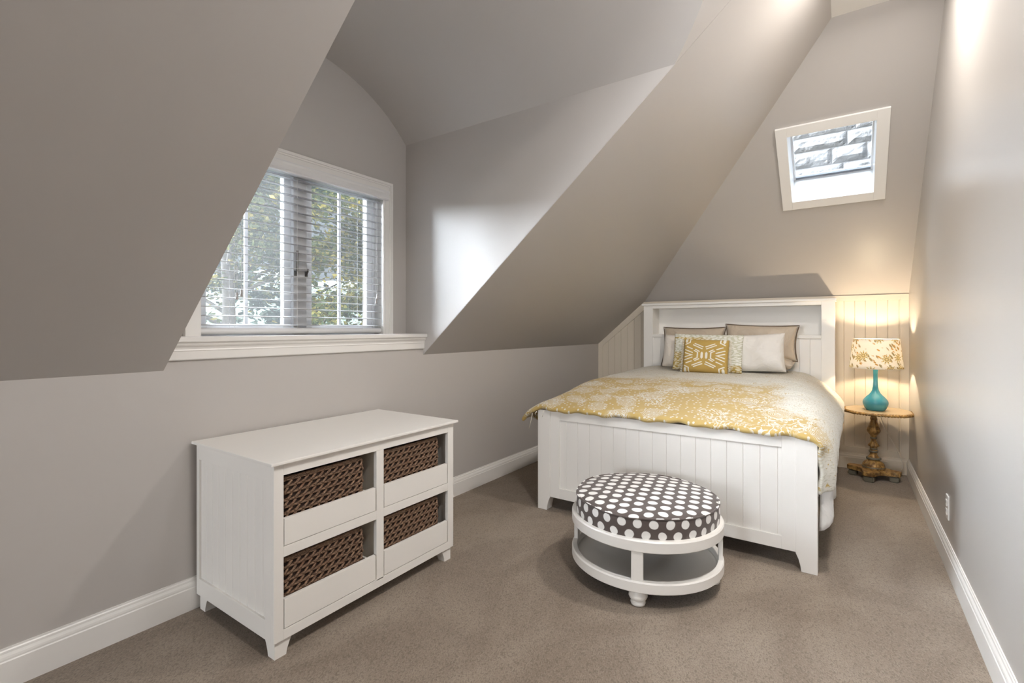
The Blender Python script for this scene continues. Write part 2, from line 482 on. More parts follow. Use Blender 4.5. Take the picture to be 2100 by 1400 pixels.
M['hill'] = simple('wooded_ground', (0.06, 0.08, 0.06), 0.95, var=0.5)

# ------------------------------------------------------------------ the room
XL, XW, XR, YB, YR, ZC = -2.41, -2.58, 0.447, 5.34, -6.0, 3.09
ZK, KS = 1.068, 0.863                      # knee wall height, slope of the left ceiling
XT = XL + (ZC - ZK) / KS                   # where the left slope meets the flat ceiling
HZ, HS = 1.545, 0.817                      # back slope
YT = YB - (ZC - HZ) / HS
D0, D1 = 0.878, 2.43                       # dormer cheeks
DC, VR, VA = (D0 + D1) / 2, 1.066, 2.885   # vault centre, radius, apex
def S(x, y): return (x, y, ZK + KS * (x - XL))
def Hp(x, y): return (x, y, HZ + HS * (YB - y))
def vault(y): return VA - (VR - sqrt(VR * VR - (y - DC) ** 2))
def xs(z): return XL + (z - ZK) / KS
XB = xs(HZ)
def xhip(y): return XB + (YB - y) * (XT - XB) / (YB - YT)

struct(MB().box(-2.62, 0.62, -6.15, 5.5, -0.12, 0.0).build('floor', M['carpet']), 'taupe brown cut and loop carpet')
struct(MB().box(XL - 0.12, XL, YR - .1, YB + .1, 0.0, ZK).box(XL - 0.12, XL, D0 - .002, D1 + .002, ZK, 1.112).build('wall_left', M['wall']))
struct(MB().box(XR, XR + .12, YR - .1, YB + .1, 0.0, ZC + .1).build('wall_right', M['wall_gloss']))
struct(MB().box(XL - .1, XR + .1, YR - .12, YR, 0.0, .85).box(XL - .1, XR + .1, YR - .12, YR, 2.05, ZC + .1).box(XL - .1, -2.2, YR - .12, YR, .85, 2.05).box(-.8, XR + .1, YR - .12, YR, .85, 2.05).build('wall_rear', M['wall']))  # opening added behind the camera for the rear fill light
struct(MB().box(XT - .02, XR + .1, YR - .1, YT + .02, ZC, ZC + .1).build('ceiling', M['ceil']))
ns = Vector((-KS, 0, 1)).normalized() * 0.10
mb = MB()
mb.prism([S(XL, YR), S(XT, YR), S(XT, D0 - .002), S(XL, D0 - .002)], ns)
mb.prism([S(XL, D1 + .002), S(XT, D1 + .002), S(XT, YT), S(XB, YB), S(XL, YB)], ns)
arc = [S(xs(vault(D0 + (D1 - D0) * k / 32)), D0 + (D1 - D0) * k / 32) for k in range(33)]
mb.prism(arc + [S(XT, D1), S(XT, D0)], ns)
struct(mb.build('ceiling_left', M['wall']), 'sloped greige ceiling above the knee wall')
# back slope with the skylight hole
nh = Vector((0, HS, 1)).normalized()
hx0, hx1, hy0, hy1 = -0.348, 0.172, 4.010, 4.462
ox0, ox1, oy0_, oy1_ = hx0 - .012, hx1 + .012, hy0 - .012, hy1 + .012
mb = MB(); t = nh * 0.10
mb.prism([Hp(XB, YB), Hp(XR, YB), Hp(XR, oy1_), Hp(xhip(oy1_), oy1_)], t)
mb.prism([Hp(xhip(oy1_), oy1_), Hp(ox0, oy1_), Hp(ox0, oy0_), Hp(xhip(oy0_), oy0_)], t)
mb.prism([Hp(ox1, oy1_), Hp(XR, oy1_), Hp(XR, oy0_), Hp(ox1, oy0_)], t)
mb.prism([Hp(xhip(oy0_), oy0_), Hp(XR, oy0_), Hp(XR, YT), Hp(XT, YT)], t)
struct(mb.build('ceiling_back', M['wall']), 'sloped greige ceiling above the headboard')
# dormer: vault, cheeks, window wall
rows, rows2 = [], []
for k in range(33):
    y = D0 + (D1 - D0) * k / 32; z = vault(y); xe = xs(z)
    rows.append([(lerp(XW - .05, xe, j / 8), y, z) for j in range(9)])
    rows2.append([(lerp(XW - .05, xe - .05, j / 8), y, z + .08) for j in range(9)])
struct(MB().grid(rows).grid(rows2).build('ceiling_dormer', M['wall'], smooth=True), 'shallow barrel vault over the dormer')
for nm, yy, dy in (('wall_dormer_right', D1, .1), ('wall_dormer_left', D0, -.1)):
    zt_ = vault(D1)
    struct(MB().prism([(XW - .05, yy, 1.0), (XL - .005, yy, 1.0), (XL - .004, yy, ZK), (xs(zt_) - .004, yy, zt_), (XW - .05, yy, zt_)], (0, dy, 0)).build(nm, M['wall']))
oy0, oy1, oz0, oz1 = 1.091, 2.216, 1.20, 2.164
struct(MB().box(XW - .12, XW, .7, oy0, 1.0, 3.0).box(XW - .12, XW, oy1, 2.6, 1.0, 3.0).box(XW - .12, XW, oy0, oy1, oz1, 3.0)
       .box(XW - .12, XW, oy0, oy1, .95, oz0).build('wall_window', M['wall']))

# back wall: beadboard panel framed by flat boards, cut along the slope
def beads(mb, xa, xb, spacing, x0, yf, zb, ztop, depth=.005, w=.006, yback=None):
    """vertical boards with V grooves between; ztop(x) is the top edge; faces -Y"""
    xs_ = [xa]
    k = math.ceil((xa - x0) / spacing + 1e-6)
    while x0 + k * spacing < xb - .012:
        g = x0 + k * spacing
        if g > xa + .012: xs_ += [g - w / 2, (g,), g + w / 2]
        k += 1
    xs_.append(xb)
    pts = [((q[0], yf + depth) if isinstance(q, tuple) else (q, yf)) for q in xs_]
    V = []; F = []
    for (px, py) in pts: V += [(px, py, zb), (px, py, ztop(px))]
    n = len(pts)
    for i in range(n - 1): F.append((2 * i, 2 * i + 2, 2 * i + 3, 2 * i + 1))
    return mb.add(V, F)
def diag(x): return min(HZ, ZK + KS * (x - XL))
mb = MB()
mb.prism([(XL, YB + .006, 0), (XR, YB + .006, 0), (XR, YB + .006, HZ), (XB, YB + .006, HZ), (XL, YB + .006, ZK)], (0, .1, 0))
beads(mb, XL + .001, XR - .001, .0785, -.010, YB - .006, .0, lambda x: diag(x) - .004)
struct(mb.build('wall_back', M['panel']), 'cream beadboard wall behind the bed')
yf = YB - .016
def dz(off): return off * sqrt(1 + KS * KS)
mb = MB()
mb.box(.394, XR, yf, YB, .10, HZ, .0015)
mb.box(XB + .02, .394, yf, YB, HZ - .050, HZ, .0015)
mb.box(XL + .054, .394, yf, YB, .10, .190, .0015)
mb.prism([(XL, yf, .1), (XL + .054, yf, .1), (XL + .054, yf, ZK + KS * .054 - dz(.052)), (XL + .054, yf, ZK + KS * .054), (XL, yf, ZK)], (0, .016, 0), .0012)
mb.prism([(XL + .054, yf, ZK + KS * .054 - dz(.052)), (XB + .05, yf, HZ - .052), (XB + .02, yf, HZ), (XB, yf, HZ), (XL + .054, yf, ZK + KS * .054)], (0, .016, 0), .0012)
struct(mb.build('trim_1', M['panel']), 'flat boards framing the beadboard')
# baseboards
BP = [(0, 0), (.017, 0), (.017, .096), (.0145, .100), (.0145, .106), (.013, .113), (.0085, .122), (.0075, .130), (.0045, .134), (.0045, .140), (0, .140)]
struct(MB().prism([(XL + d, YR, z) for d, z in BP], (0, YB - YR - .016, 0)).build('baseboard_left', M['trim']))
struct(MB().prism([(XR - d, YR, z) for d, z in BP], (0, YB - YR - .016, 0)).build('baseboard_right', M['trim']))
struct(MB().prism([(XL + .017, yf - d, z) for d, z in BP], (XR - XL - .034, 0, 0)).build('baseboard_back', M['panel']))

# ---------------- window_1: dormer window
win = thing('window_1', (XW, DC, 1.213), 'white double casement window in the dormer', None, kind='structure')
def casing_bar(mb, a, b, inner, outer, side):
    pass
mb = MB()
for yi, yo in ((oy0, 1.018), (oy1, 2.289)):
    s_ = 1 if yo > yi else -1
    def bx(o0, o1, x1): mb.box(XW, x1, min(yi + s_ * o0, yi + s_ * o1), max(yi + s_ * o0, yi + s_ * o1), 1.213, oz1 + o0, .0)
    bx(.0, .012, XW + .012); bx(.012, .046, XW + .016); bx(.046, .056, XW + .020); bx(.056, .073, XW + .026)
for o0, o1, x1 in ((.0, .012, .012), (.012, .046, .016), (.046, .056, .020), (.056, .073, .026)):
    mb.box(XW, XW + x1, oy0 - o1, oy1 + o1, oz1 + o0, oz1 + o1, .0015)
mb.build('casing', M['trim'], win)
mb = MB()
mb.box(XW - .13, XW + .001, oy0 - .012, oy0, oz0, oz1).box(XW - .13, XW + .001, oy1, oy1 + .012, oz0, oz1).box(XW - .13, XW + .001, oy0 - .01, oy1 + .01, oz1, oz1 + .012)
mb.build('jamb', M['trim'], win)
mb = MB()
mb.prism([(x_, D0 + .001, z_) for x_, z_ in [(XW - .13, 1.213), (-2.372, 1.213), (-2.368, 1.209), (-2.368, 1.192), (-2.372, 1.188), (-2.379, 1.186), (-2.380, 1.178),
      (-2.384, 1.172), (-2.391, 1.166), (-2.394, 1.158), (-2.392, 1.152), (-2.395, 1.148), (-2.396, 1.114), (-2.399, 1.110), (XL - .005, 1.110), (XL - .005, 1.185), (XW - .13, 1.185)]], (0, D1 - D0 - .002, 0))
mb.build('window_sill', M['trim'], win)
mb = MB()
mb.box(XW - .125, XW - .06, 1.612, 1.698, 1.213, oz1, .004)
mb.box(XW - .125, XW - .075, oy0, 1.108, 1.213, oz1, .003).box(XW - .125, XW - .075, 2.199, oy1, 1.213, oz1, .003)
mb.box(XW - .125, XW - .075, oy0, oy1, 2.150, oz1, .003).box(XW - .125, XW - .075, oy0, oy1, 1.200, 1.226, .003)
mb.build('frame', M['vinyl'], win)
for (a, b, gm) in ((1.110, 1.610, 'glass_screen'), (1.700, 2.197, 'glass')):
    z0, z1, w = 1.226, 2.150, .044
    mb = MB()
    xa, xb = XW - .118, XW - .082
    mb.box(xa, xb, a, a + w, z0, z1, .003).box(xa, xb, b - w, b, z0, z1, .003)
    mb.box(xa, xb, a + w, b - w, z0, z0 + w, .003).box(xa, xb, a + w, b - w, z1 - w * .7, z1, .003)
    sash = mb.build('sash', M['vinyl'], win)
    ym = (a + b) / 2
    MB().box(XW - .106, XW - .092, ym - .009, ym + .009, z0 + w, z1 - w * .7, .002).build('muntin', M['vinyl'], sash)
    MB().box(XW - .1005, XW - .0995, a + w - .004, b - w + .004, z0 + w - .004, z1 - w * .7 + .004).build('pane', M[gm], sash)
for yy, z0, z1 in ((1.622, 1.555, 1.70), (1.690, 1.555, 1.60)):
    MB().box(XW - .060, XW - .050, yy - .007, yy + .007, z0, z0 + .03, .002).tube([(XW - .052, yy, z0 + .012), (XW - .040, yy, z0 + .03), (XW - .036, yy, z1)], .0055, 8).build('latch', M['bronze'], win)

# ---------------- blind hanging in the window
blind = thing('window_blind', (XW - .02, DC, 1.215), 'white horizontal slat blind lowered over the dormer window', 'blind')
mb = MB()
mb.prism([(XW + .003, 1.060, 2.114), (XW + .036, 1.060, 2.114), (XW + .039, 1.060, 2.121), (XW + .036, 1.060, 2.130), (XW + .034, 1.060, 2.156), (XW + .040, 1.060, 2.166), (XW + .040, 1.060, 2.174), (XW + .003, 1.060, 2.174)], (0, 1.187, 0))
mb.build('valance', M['slat'], blind)
MB().box(XW - .055, XW - .003, 1.095, 2.212, 2.125, 2.160, .003).build('headrail', M['slat'], blind)
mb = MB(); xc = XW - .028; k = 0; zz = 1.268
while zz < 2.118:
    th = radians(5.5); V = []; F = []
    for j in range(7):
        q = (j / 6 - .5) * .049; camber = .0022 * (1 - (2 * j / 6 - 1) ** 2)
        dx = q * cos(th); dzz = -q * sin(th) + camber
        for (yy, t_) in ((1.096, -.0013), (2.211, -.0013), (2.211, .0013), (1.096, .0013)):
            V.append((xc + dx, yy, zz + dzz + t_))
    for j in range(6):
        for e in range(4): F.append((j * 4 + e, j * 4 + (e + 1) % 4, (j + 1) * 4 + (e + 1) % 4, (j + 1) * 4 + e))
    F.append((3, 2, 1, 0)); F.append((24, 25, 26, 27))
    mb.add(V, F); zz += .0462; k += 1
mb.build('slats', M['slat_shaded'], blind)
mb = MB()
mb.prism([(xc + .024 * cos(a_) , 1.092, 1.237 + .017 * sin(a_)) for a_ in [2 * pi * i / 16 for i in range(16)]], (0, 1.122, 0), .003)
mb.build('bottom_rail', M['slat'], blind, smooth=True, angle=40)
for yy in (1.255, 1.60, 2.055):
    MB().tube([(xc + .026, yy, 1.245), (xc + .026, yy, 2.13)], .0011, 6).tube([(xc - .026, yy, 1.245), (xc - .026, yy, 2.13)], .0011, 6).build('ladder_cord', M['slat'], blind)
for yy, zz in ((1.262, 1.415), (1.285, 1.432), (2.160, 1.43), (2.170, 1.46)):
    MB().tube([(xc + .034, yy, zz + .02), (xc + .034, yy, 2.125)], .0010, 6).build('pull_cord', M['slat'], blind)
    MB().lathe([(.0, -.018), (.0085, -.018), (.0075, -.008), (.0045, .0), (.0055, .012), (.0035, .019), (0, .020)], (xc + .034, yy, zz), 16).build('tassel', M['tassel'], blind, smooth=True)

# ---------------- window_2: skylight
sky = thing('window_2', Hp((hx0 + hx1) / 2, (hy0 + hy1) / 2), 'square skylight with wide white casing in the back slope', None, kind='structure')
def HB(mb, x0, x1, y0, y1, n0, n1, bev=.0):
    """box lying on the back slope: x range, y range, offset range along the outward normal"""
    a = [Vector(Hp(x0, y0)) + nh * n0, Vector(Hp(x1, y0)) + nh * n0, Vector(Hp(x1, y1)) + nh * n0, Vector(Hp(x0, y1)) + nh * n0]
    return mb.prism(a, nh * (n1 - n0), bev)
mb = MB(); cx0, cx1, cy0, cy1 = -.418, .243, 3.953, 4.520
HB(mb, cx0, hx0, cy0, cy1, -.016, .002, .002); HB(mb, hx1, cx1, cy0, cy1, -.016, .002, .002)
HB(mb, hx0, hx1, cy0, hy0, -.016, .002, .002); HB(mb, hx0, hx1, hy1, cy1, -.016, .002, .002)
mb.build('casing', M['trim'], sky)
mb = MB()
HB(mb, hx0 - .03, hx0, hy0 - .03, hy1 + .03, .0, .33); HB(mb, hx1, hx1 + .03, hy0 - .03, hy1 + .03, .0, .33)
HB(mb, hx0, hx1, hy0 - .03, hy0, .0, .33); HB(mb, hx0, hx1, hy1, hy1 + .03, .0, .33)
mb.build('shaft', M['vinyl'], sky)
mb = MB()
HB(mb, hx0, hx0 + .012, hy0, hy1, .265, .30); HB(mb, hx1 - .012, hx1, hy0, hy1, .265, .30)
mb.build('frame', M['vinyl'], sky)
mb = MB(); HB(mb, hx0 + .010, hx1 - .010, hy1 - .014, hy1 + .001, .272, .295); HB(mb, hx0 + .012, hx1 - .012, hy0, hy0 + .012, .27, .295)
mb.build('gasket', M['gasket'], sky)
mb = MB(); HB(mb, hx0, hx1, hy0, hy1, .288, .292); mb.build('pane', M['glass_sky'], sky)
# rough stone wall of the house beyond the skylight
mb = MB(); rnd = random.Random(3)
z = 1.5; r = 0
mb.box(-3.2, 3.2, 7.06, 7.3, 1.5, 6.2, mi=1)
while z < 6.1:
    hgt = [.19, .20, .175, .21][r % 4]; x = -3.2 + rnd.uniform(0, .3)
    while x < 3.1:
        wd = rnd.uniform(.32, .75); n_, q_ = max(6, int(wd / .035)), 7
        rows = []
        for j in range(q_ + 1):
            row = []
            for i in range(n_ + 1):
                u, v = i / n_, j / q_
                e = min(u * wd, (1 - u) * wd, v * hgt, (1 - v) * hgt)
                px, pz = x + .006 + u * (wd - .012), z + .006 + v * (hgt - .012)
                d = sstep(0, .05, e) * (.035 + .028 * noise.fractal(Vector((px * 5, pz * 8, r)), 0.8, 2.2, 4))
                row.append((px, 7.06 - d - .004, pz))
            rows.append(row)
        mb.grid(rows); x += wd
    z += hgt; r += 1
struct(mb.build('wall_exterior', [M['stone'], M['mortar']]), 'rough pale stone wall outside the skylight')

# ------------------------------------------------------------------ outlet on the right wall
out = thing('wall_outlet', (XR, 3.405, .312), 'white electrical outlet low on the right wall', 'outlet')
MB().box(XR - .007, XR, 3.370, 3.440, .250, .374, .003).build('cover_plate', M['plate'], out)
for zc in (.289, .335):
    soc = MB().box(XR - .010, XR - .006, 3.388, 3.422, zc - .016, zc + .016, .004).build('socket', M['plate'], out)
    MB().box(XR - .0104, XR - .0095, 3.396, 3.399, zc - .004, zc + .008).box(XR - .0104, XR - .0095, 3.411, 3.414, zc - .004, zc + .008).build('slot', M['plate_dark'], soc)

# ------------------------------------------------------------------ storage cabinet
cx, cy = -2.075, 1.5
cab = thing('storage_cabinet', (cx, cy, 0), 'white low storage cabinet with open basket drawers against the knee wall', 'cabinet')
bx0, bx1, by0, by1 = -2.388, -1.760, .996, 2.004
MB().box(-2.392, -1.740, .976, 2.024, .738, .750, .003).build('top', M['furn'], cab)
mb = MB(); xf = bx1
fr = lambda y0, y1, z0, z1: mb.box(xf - .020, xf, y0, y1, z0, z1, .0012)
fr(by0, 1.035, .067, .738); fr(1.479, 1.521, .100, .692); fr(1.961, by1, .067, .738)
fr(1.035, 1.961, .692, .738); fr(1.035, 1.961, .067, .106)
fr(1.035, 1.479, .381, .421); fr(1.521, 1.961, .381, .421)
mb.build('face_frame', M['furn'], cab)
for sgn, yy in ((1, by0), (-1, by1)):
    mb = MB()
    yo, yi = (yy, yy + .018 * sgn); a, b = min(yo, yi), max(yo, yi)
    mb.box(bx0, -2.362, a, b, .067, .738, .0012).box(-1.822, xf - .020, a, b, .067, .738, .0012)
    mb.box(-2.362, -1.822, a, b, .668, .738, .0012).box(-2.362, -1.822, a, b, .067, .141, .0012)
    yp = yy + .009 * sgn
    if sgn > 0: beads(mb, -2.364, -1.820, .0585, -2.318, yp, .139, lambda x: .670, .0050, .010)
    else: mb.box(-2.364, -1.820, a, b - .007, .139, .670)
    mb.box(bx0 + .02, xf - .02, min(yy + .015 * sgn, yy + .018 * sgn) + (.001 if sgn > 0 else 0), max(yy + .015 * sgn, yy + .018 * sgn) + (.001 if sgn > 0 else 0), .08, .735)
    mb.build('side_panel', M['furn'], cab)
mb = MB()
mb.box(bx0, bx0 + .008, by0 + .018, by1 - .018, .07, .737).box(bx0 + .008, xf - .02, 1.490, 1.510, .10, .737)
mb.box(bx0 + .008, xf - .02, by0 + .019, 1.490, .392, .408).box(bx0 + .008, xf - .02, 1.510, by1 - .019, .392, .408)
mb.box(bx0 + .008, xf - .02, by0 + .019, by1 - .019, .082, .098)
mb.build('interior', M['cabin_in'], cab)
for (y0, y1) in ((1.038, 1.473), (1.524, 1.954)):
    for (z0, z1) in ((.4235, .526), (.109, .220)):
        mb = MB()
        mb.box(xf - .016, xf + .001, y0, y1, z0, z1, .0012)
        mb.box(-2.36, xf - .016, y0 + .004, y0 + .014, z0 + .004, z1 - .022).box(-2.36, xf - .016, y1 - .014, y1 - .004, z0 + .004, z1 - .022)
        mb.box(-2.36, -2.35, y0 + .014, y1 - .014, z0 + .004, z1 - .022).box(-2.35, xf - .016, y0 + .014, y1 - .014, z0 + .004, z0 + .012)
        mb.build('drawer', M['furn'], cab)
for sx, x0 in ((1, bx1 - .012), (-1, bx0 + .012)):
    for sy, y0 in ((1, by0 + .010), (-1, by1 - .010)):
        V = []
        for z_, w_ in ((0, .046), (.02, .050), (.045, .060), (.067, .072)):
            for (dx, dy) in ((0, 0), (1, 0), (1, 1), (0, 1)):
                V.append((x0 - sx * dx * w_, y0 + sy * dy * w_, z_))
        F = [(0, 1, 2, 3), (15, 14, 13, 12)]
        for j in range(3):
            for e in range(4): F.append((4 * j + e, 4 * j + (e + 1) % 4, 4 * j + 4 + (e + 1) % 4, 4 * j + 4 + e))
        MB().add(V, F).build('leg', M['furn'], cab, recalc=True)

# ------------------------------------------------------------------ baskets
def make_basket(w, d, h):
    r = thing('basket', (0, 0, 0), 'x', 'basket', 'woven baskets in the cabinet drawers')
    mb = MB()
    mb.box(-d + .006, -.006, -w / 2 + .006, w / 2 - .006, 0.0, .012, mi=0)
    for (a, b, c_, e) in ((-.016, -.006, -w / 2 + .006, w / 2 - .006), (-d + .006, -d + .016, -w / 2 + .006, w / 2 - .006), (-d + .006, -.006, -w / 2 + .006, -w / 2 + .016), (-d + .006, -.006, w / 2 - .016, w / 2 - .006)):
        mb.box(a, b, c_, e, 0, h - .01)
    mb.build('dark_backing', M['weave_shade'], r)
    mb = MB(); rows = int(h / .0285); p = .0345; rnd = random.Random(5)
    def face(L, place):
        n = int(L / p)
        for q in range(rows + 1):
            zr = .012 + q * (h - .026) / rows
            off = (q % 2) * p * .5
            for c_ in range(-1, n + 1):
                def cl(v): return max(-L / 2 + .002, min(L / 2 - .002, v))
                a0 = -L / 2 + off + c_ * p
                j = lambda: rnd.uniform(-.0015, .0015)
                P = [(cl(a0 - .004), -.001, zr), (cl(a0 + p * .5), .006, zr + .004 + j()), (cl(a0 + p * 1.12), .001, zr + .001)]
                if P[2][0] - P[0][0] > .01:
                    mb.tube([place(*k_) for k_ in P], .0047, 6)
                if q > 0:
                    P = [(cl(a0 - .002), .000, zr - .0235 + j()), (cl(a0 + p * .42), .0085, zr - .015 + j()), (cl(a0 + p * .98), .002, zr - .003)]
                    if P[2][0] - P[0][0] > .012:
                        mb.tube([place(*k_) for k_ in P], .0052, 6)
    face(w - .004, lambda a, o_, z_: (-.006 + o_, a, z_))
    face(d - .004, lambda a, o_, z_: (-d / 2 + a, w / 2 - .006 + o_, z_))
    face(d - .004, lambda a, o_, z_: (-d / 2 - a, -w / 2 + .006 - o_, z_))
    for q in range(rows + 1):                       # back face: plain rows
        zr = .012 + q * (h - .026) / rows
        mb.tube([(-d + .005, -w / 2 + .004, zr), (-d + .005, w / 2 - .004, zr)], .006, 5)
    mb.build('weave', M['weave'], r, smooth=True)
    loop = []
    for (x_, y_) in ((-.008, -w / 2 + .008), (-.008, w / 2 - .008), (-d + .008, w / 2 - .008), (-d + .008, -w / 2 + .008)): loop.append(Vector((x_, y_, h - .006)))
    P = []
    for i in range(4):
        for k in range(14): P.append(loop[i].lerp(loop[(i + 1) % 4], k / 14))
    MB().tube(P, lambda i: .0085 + .0018 * sin(i * 2.2), 7, True).build('rim', M['weave'], r, smooth=True)
    return r
bk = make_basket(.374, .275, .236)
spots = [(1.237, .438, 0, 'brown woven basket in the upper drawer of the cabinet nearest the camera'),
         (1.724, .438, 0, 'brown woven basket in the upper drawer beside the bed end of the cabinet'),
         (1.237, .124, 0, 'brown woven basket in the lower drawer of the cabinet nearest the camera'),
         (1.724, .124, 0, 'brown woven basket in the lower drawer beside the bed end of the cabinet'),
         (1.260, .438, 1, 'dark woven basket behind the front basket in the upper left drawer'),
         (1.260, .124, 1, 'dark woven basket behind the front basket in the lower left drawer')]
for i, (y_, z_, back, lb) in enumerate(spots):
    o = bk if i == 0 else copy_tree(bk)
    o.location = (xf - .026 - back * .292, y_, z_); o['label'] = lb

# ------------------------------------------------------------------ ottoman
ot = thing('ottoman', (-.851, 2.457, 0), 'round white wooden ottoman with brown polka dot cushion in front of the bed', 'ottoman')
oc = (-.851, 2.457, 0)
def rim(z0, z1, ri, ro): return [(ri, z0), (ro - .004, z0), (ro, z0 + .004), (ro, z1 - .006), (ro - .005, z1), (ri + .003, z1), (ri, z1 - .003), (ri, z0)]
MB().lathe(rim(.257, .310, .345, .374), oc, 96).build('upper_ring', M['furn'], ot, smooth=True, angle=35)
MB().lathe(rim(.076, .126, .345, .374), oc, 96).build('lower_ring', M['furn'], ot, smooth=True, angle=35)
MB().lathe([(0, .272), (.347, .272), (.347, .290), (0, .290)], oc, 96).build('seat_board', M['furn'], ot)
MB().lathe([(0, .078), (.347, .078), (.347, .092), (0, .092)], oc, 96).build('shelf', M['furn'], ot)
base = atan2(-2.457, .851) - radians(5.5)
for k in range(4):
    a = base + k * pi / 2
    bm = bmesh.new(); bmesh.ops.create_cube(bm, size=1.0)
    bmesh.ops.scale(bm, vec=(.020, .052, .150), verts=bm.verts)
    bmesh.ops.bevel(bm, geom=bm.edges[:], offset=.002, segments=1, affect='EDGES')
    bmesh.ops.transform(bm, matrix=Matrix.Translation((oc[0] + .357 * cos(a), oc[1] + .357 * sin(a), .190)) @ Matrix.Rotation(a, 4, 'Z'), verts=bm.verts)
    MB().bm(bm).build('post', M['furn'], ot)
    MB().lathe([(0, 0), (.022, 0), (.031, .005), (.034, .014), (.031, .021), (.029, .024), (.037, .031), (.0425, .042), (.041, .053), (.034, .061), (.032, .078), (0, .078)],
               (oc[0] + .322 * cos(a), oc[1] + .322 * sin(a), 0), 32).build('foot', M['furn'], ot, smooth=True, angle=50)
def wob(a, i, z): return .006 * sin(3 * a + 1) + .004 * sin(7 * a)
cush = MB().lathe([(0, .290), (.338, .290), (.348, .296), (.350, .305), (.353, .340), (.352, .380), (.349, .396), (.342, .402), (.30, .409), (.2, .416), (.1, .419), (0, .420)], oc, 96, wob).build('cushion', M['dots'], ot, smooth=True, angle=60)
for z_, rr in ((.398, .349), (.297, .349)):
    P = [(oc[0] + rr * (1 + wob(a, 0, 0)) * cos(a), oc[1] + rr * (1 + wob(a, 0, 0)) * sin(a), z_ + .002 * sin(5 * a)) for a in [2 * pi * k / 96 for k in range(96)]]
    MB().tube(P, .0052, 8, True).build('welt', M['dots'], cush, smooth=True)

# ------------------------------------------------------------------ bed
bed = thing('bed', (-.94, 4.1, 0), 'white beadboard bed with bookcase headboard and panelled footboard', 'bed')
fx0, fx1, fy = -1.768, -.115, 2.900
FT = .688
for sg, xa in ((1, fx0), (-1, fx1)):
    V = []
    zs = [(0, .072), (.03, .076), (.062, .084), (.092, .097), (FT, .097)]
    for z_, w_ in zs:
        for (dx, dy) in ((0, 0), (1, 0), (1, 1), (0, 1)): V.append((xa + sg * dx * w_, fy + dy * .075, z_))
    F = [(0, 1, 2, 3), tuple(4 * (len(zs) - 1) + e for e in (3, 2, 1, 0))]
    for j in range(len(zs) - 1):
        for e in range(4): F.append((4 * j + e, 4 * j + (e + 1) % 4, 4 * j + 4 + (e + 1) % 4, 4 * j + 4 + e))
    o = MB().add(V, F).build('footboard_post', M['furn'], bed, recalc=True)
    md = o.modifiers.new('Bevel', 'BEVEL'); md.width = .002; md.segments = 1; md.limit_method = 'ANGLE'
mb = MB(); a, b = fx0 + .097, fx1 - .097
mb.box(a, a + .070, fy + .008, fy + .05, .093, FT, .0015).box(b - .064, b, fy + .008, fy + .05, .093, FT, .0015)
mb.box(a + .07, b - .064, fy + .008, fy + .05, .626, FT, .0015).box(a + .07, b - .064, fy + .008, fy + .05, .093, .162, .0015)
mb.box(fx0 + .004, fx1 - .004, fy + .004, fy + .07, FT - .004, FT + .0, .001)
mb.build('footboard_frame', M['furn'], bed)
mb = MB(); beads(mb, a + .068, b - .062, .0838, -1.552, fy + .018, .160, lambda x: .628, .004, .005); mb.box(a + .06, b - .06, fy + .026, fy + .046, .12, .66)
mb.build('footboard_panel', M['furn'], bed)
hy = 5.080; gx0, gx1 = -1.775, -.074; hd = .225
mb = MB()
mb.box(gx0, gx0 + .097, hy, hy + .03, 0, 1.490, .0015).box(gx1 - .100, gx1, hy, hy + .03, 0, 1.490, .0015)
mb.box(gx0 + .097, gx1 - .10, hy, hy + .03, 1.458, 1.490, .0015).box(gx0 + .097, gx1 - .10, hy - .002, hy + .03, 1.160, 1.190, .003)
mb.box(gx0 + .097, gx1 - .10, hy, hy + .03, .30, .42, .0015)
mb.build('headboard_frame', M['furn'], bed)
mb = MB()
mb.box(gx0, gx0 + .018, hy + .03, hy + hd, 0, 1.49, .001).box(gx1 - .018, gx1, hy + .03, hy + hd, 0, 1.49, .001)
mb.box(gx0 + .018, gx1 - .018, hy + hd - .012, hy + hd, .2, 1.49)
mb.box(gx0 + .018, gx1 - .018, hy + .03, hy + hd - .012, 1.170, 1.190)
mb.box(gx0 + .018, gx0 + .097, hy + .03, hy + .036, 1.190, 1.49).box(gx1 - .10, gx1 - .018, hy + .03, hy + .036, 1.190, 1.49)
mb.box(gx0 + .090, gx0 + .097, hy + .036, hy + hd - .012, 1.190, 1.49).box(gx1 - .10, gx1 - .093, hy + .036, hy + hd - .012, 1.190, 1.49)
mb.build('bookcase_niche', M['furn'], bed)
mb = MB(); beads(mb, gx0 + .095, gx1 - .098, .0838, -1.60, hy + .012, .40, lambda x: 1.162, .004, .005); mb.box(gx0 + .09, gx1 - .09, hy + .018, hy + .028, .4, 1.165)
mb.build('headboard_panel', M['furn'], bed)
MB().box(gx0 - .018, gx1 + .010, hy - .016, hy + hd + .004, 1.490, 1.512, .005).build('headboard_cap', M['furn'], bed)
for xa in (fx0 + .02, fx1 - .05):
    MB().box(xa, xa + .03, fy + .075, hy + .001, .22, .40, .003).build('side_rail', M['furn'], bed)

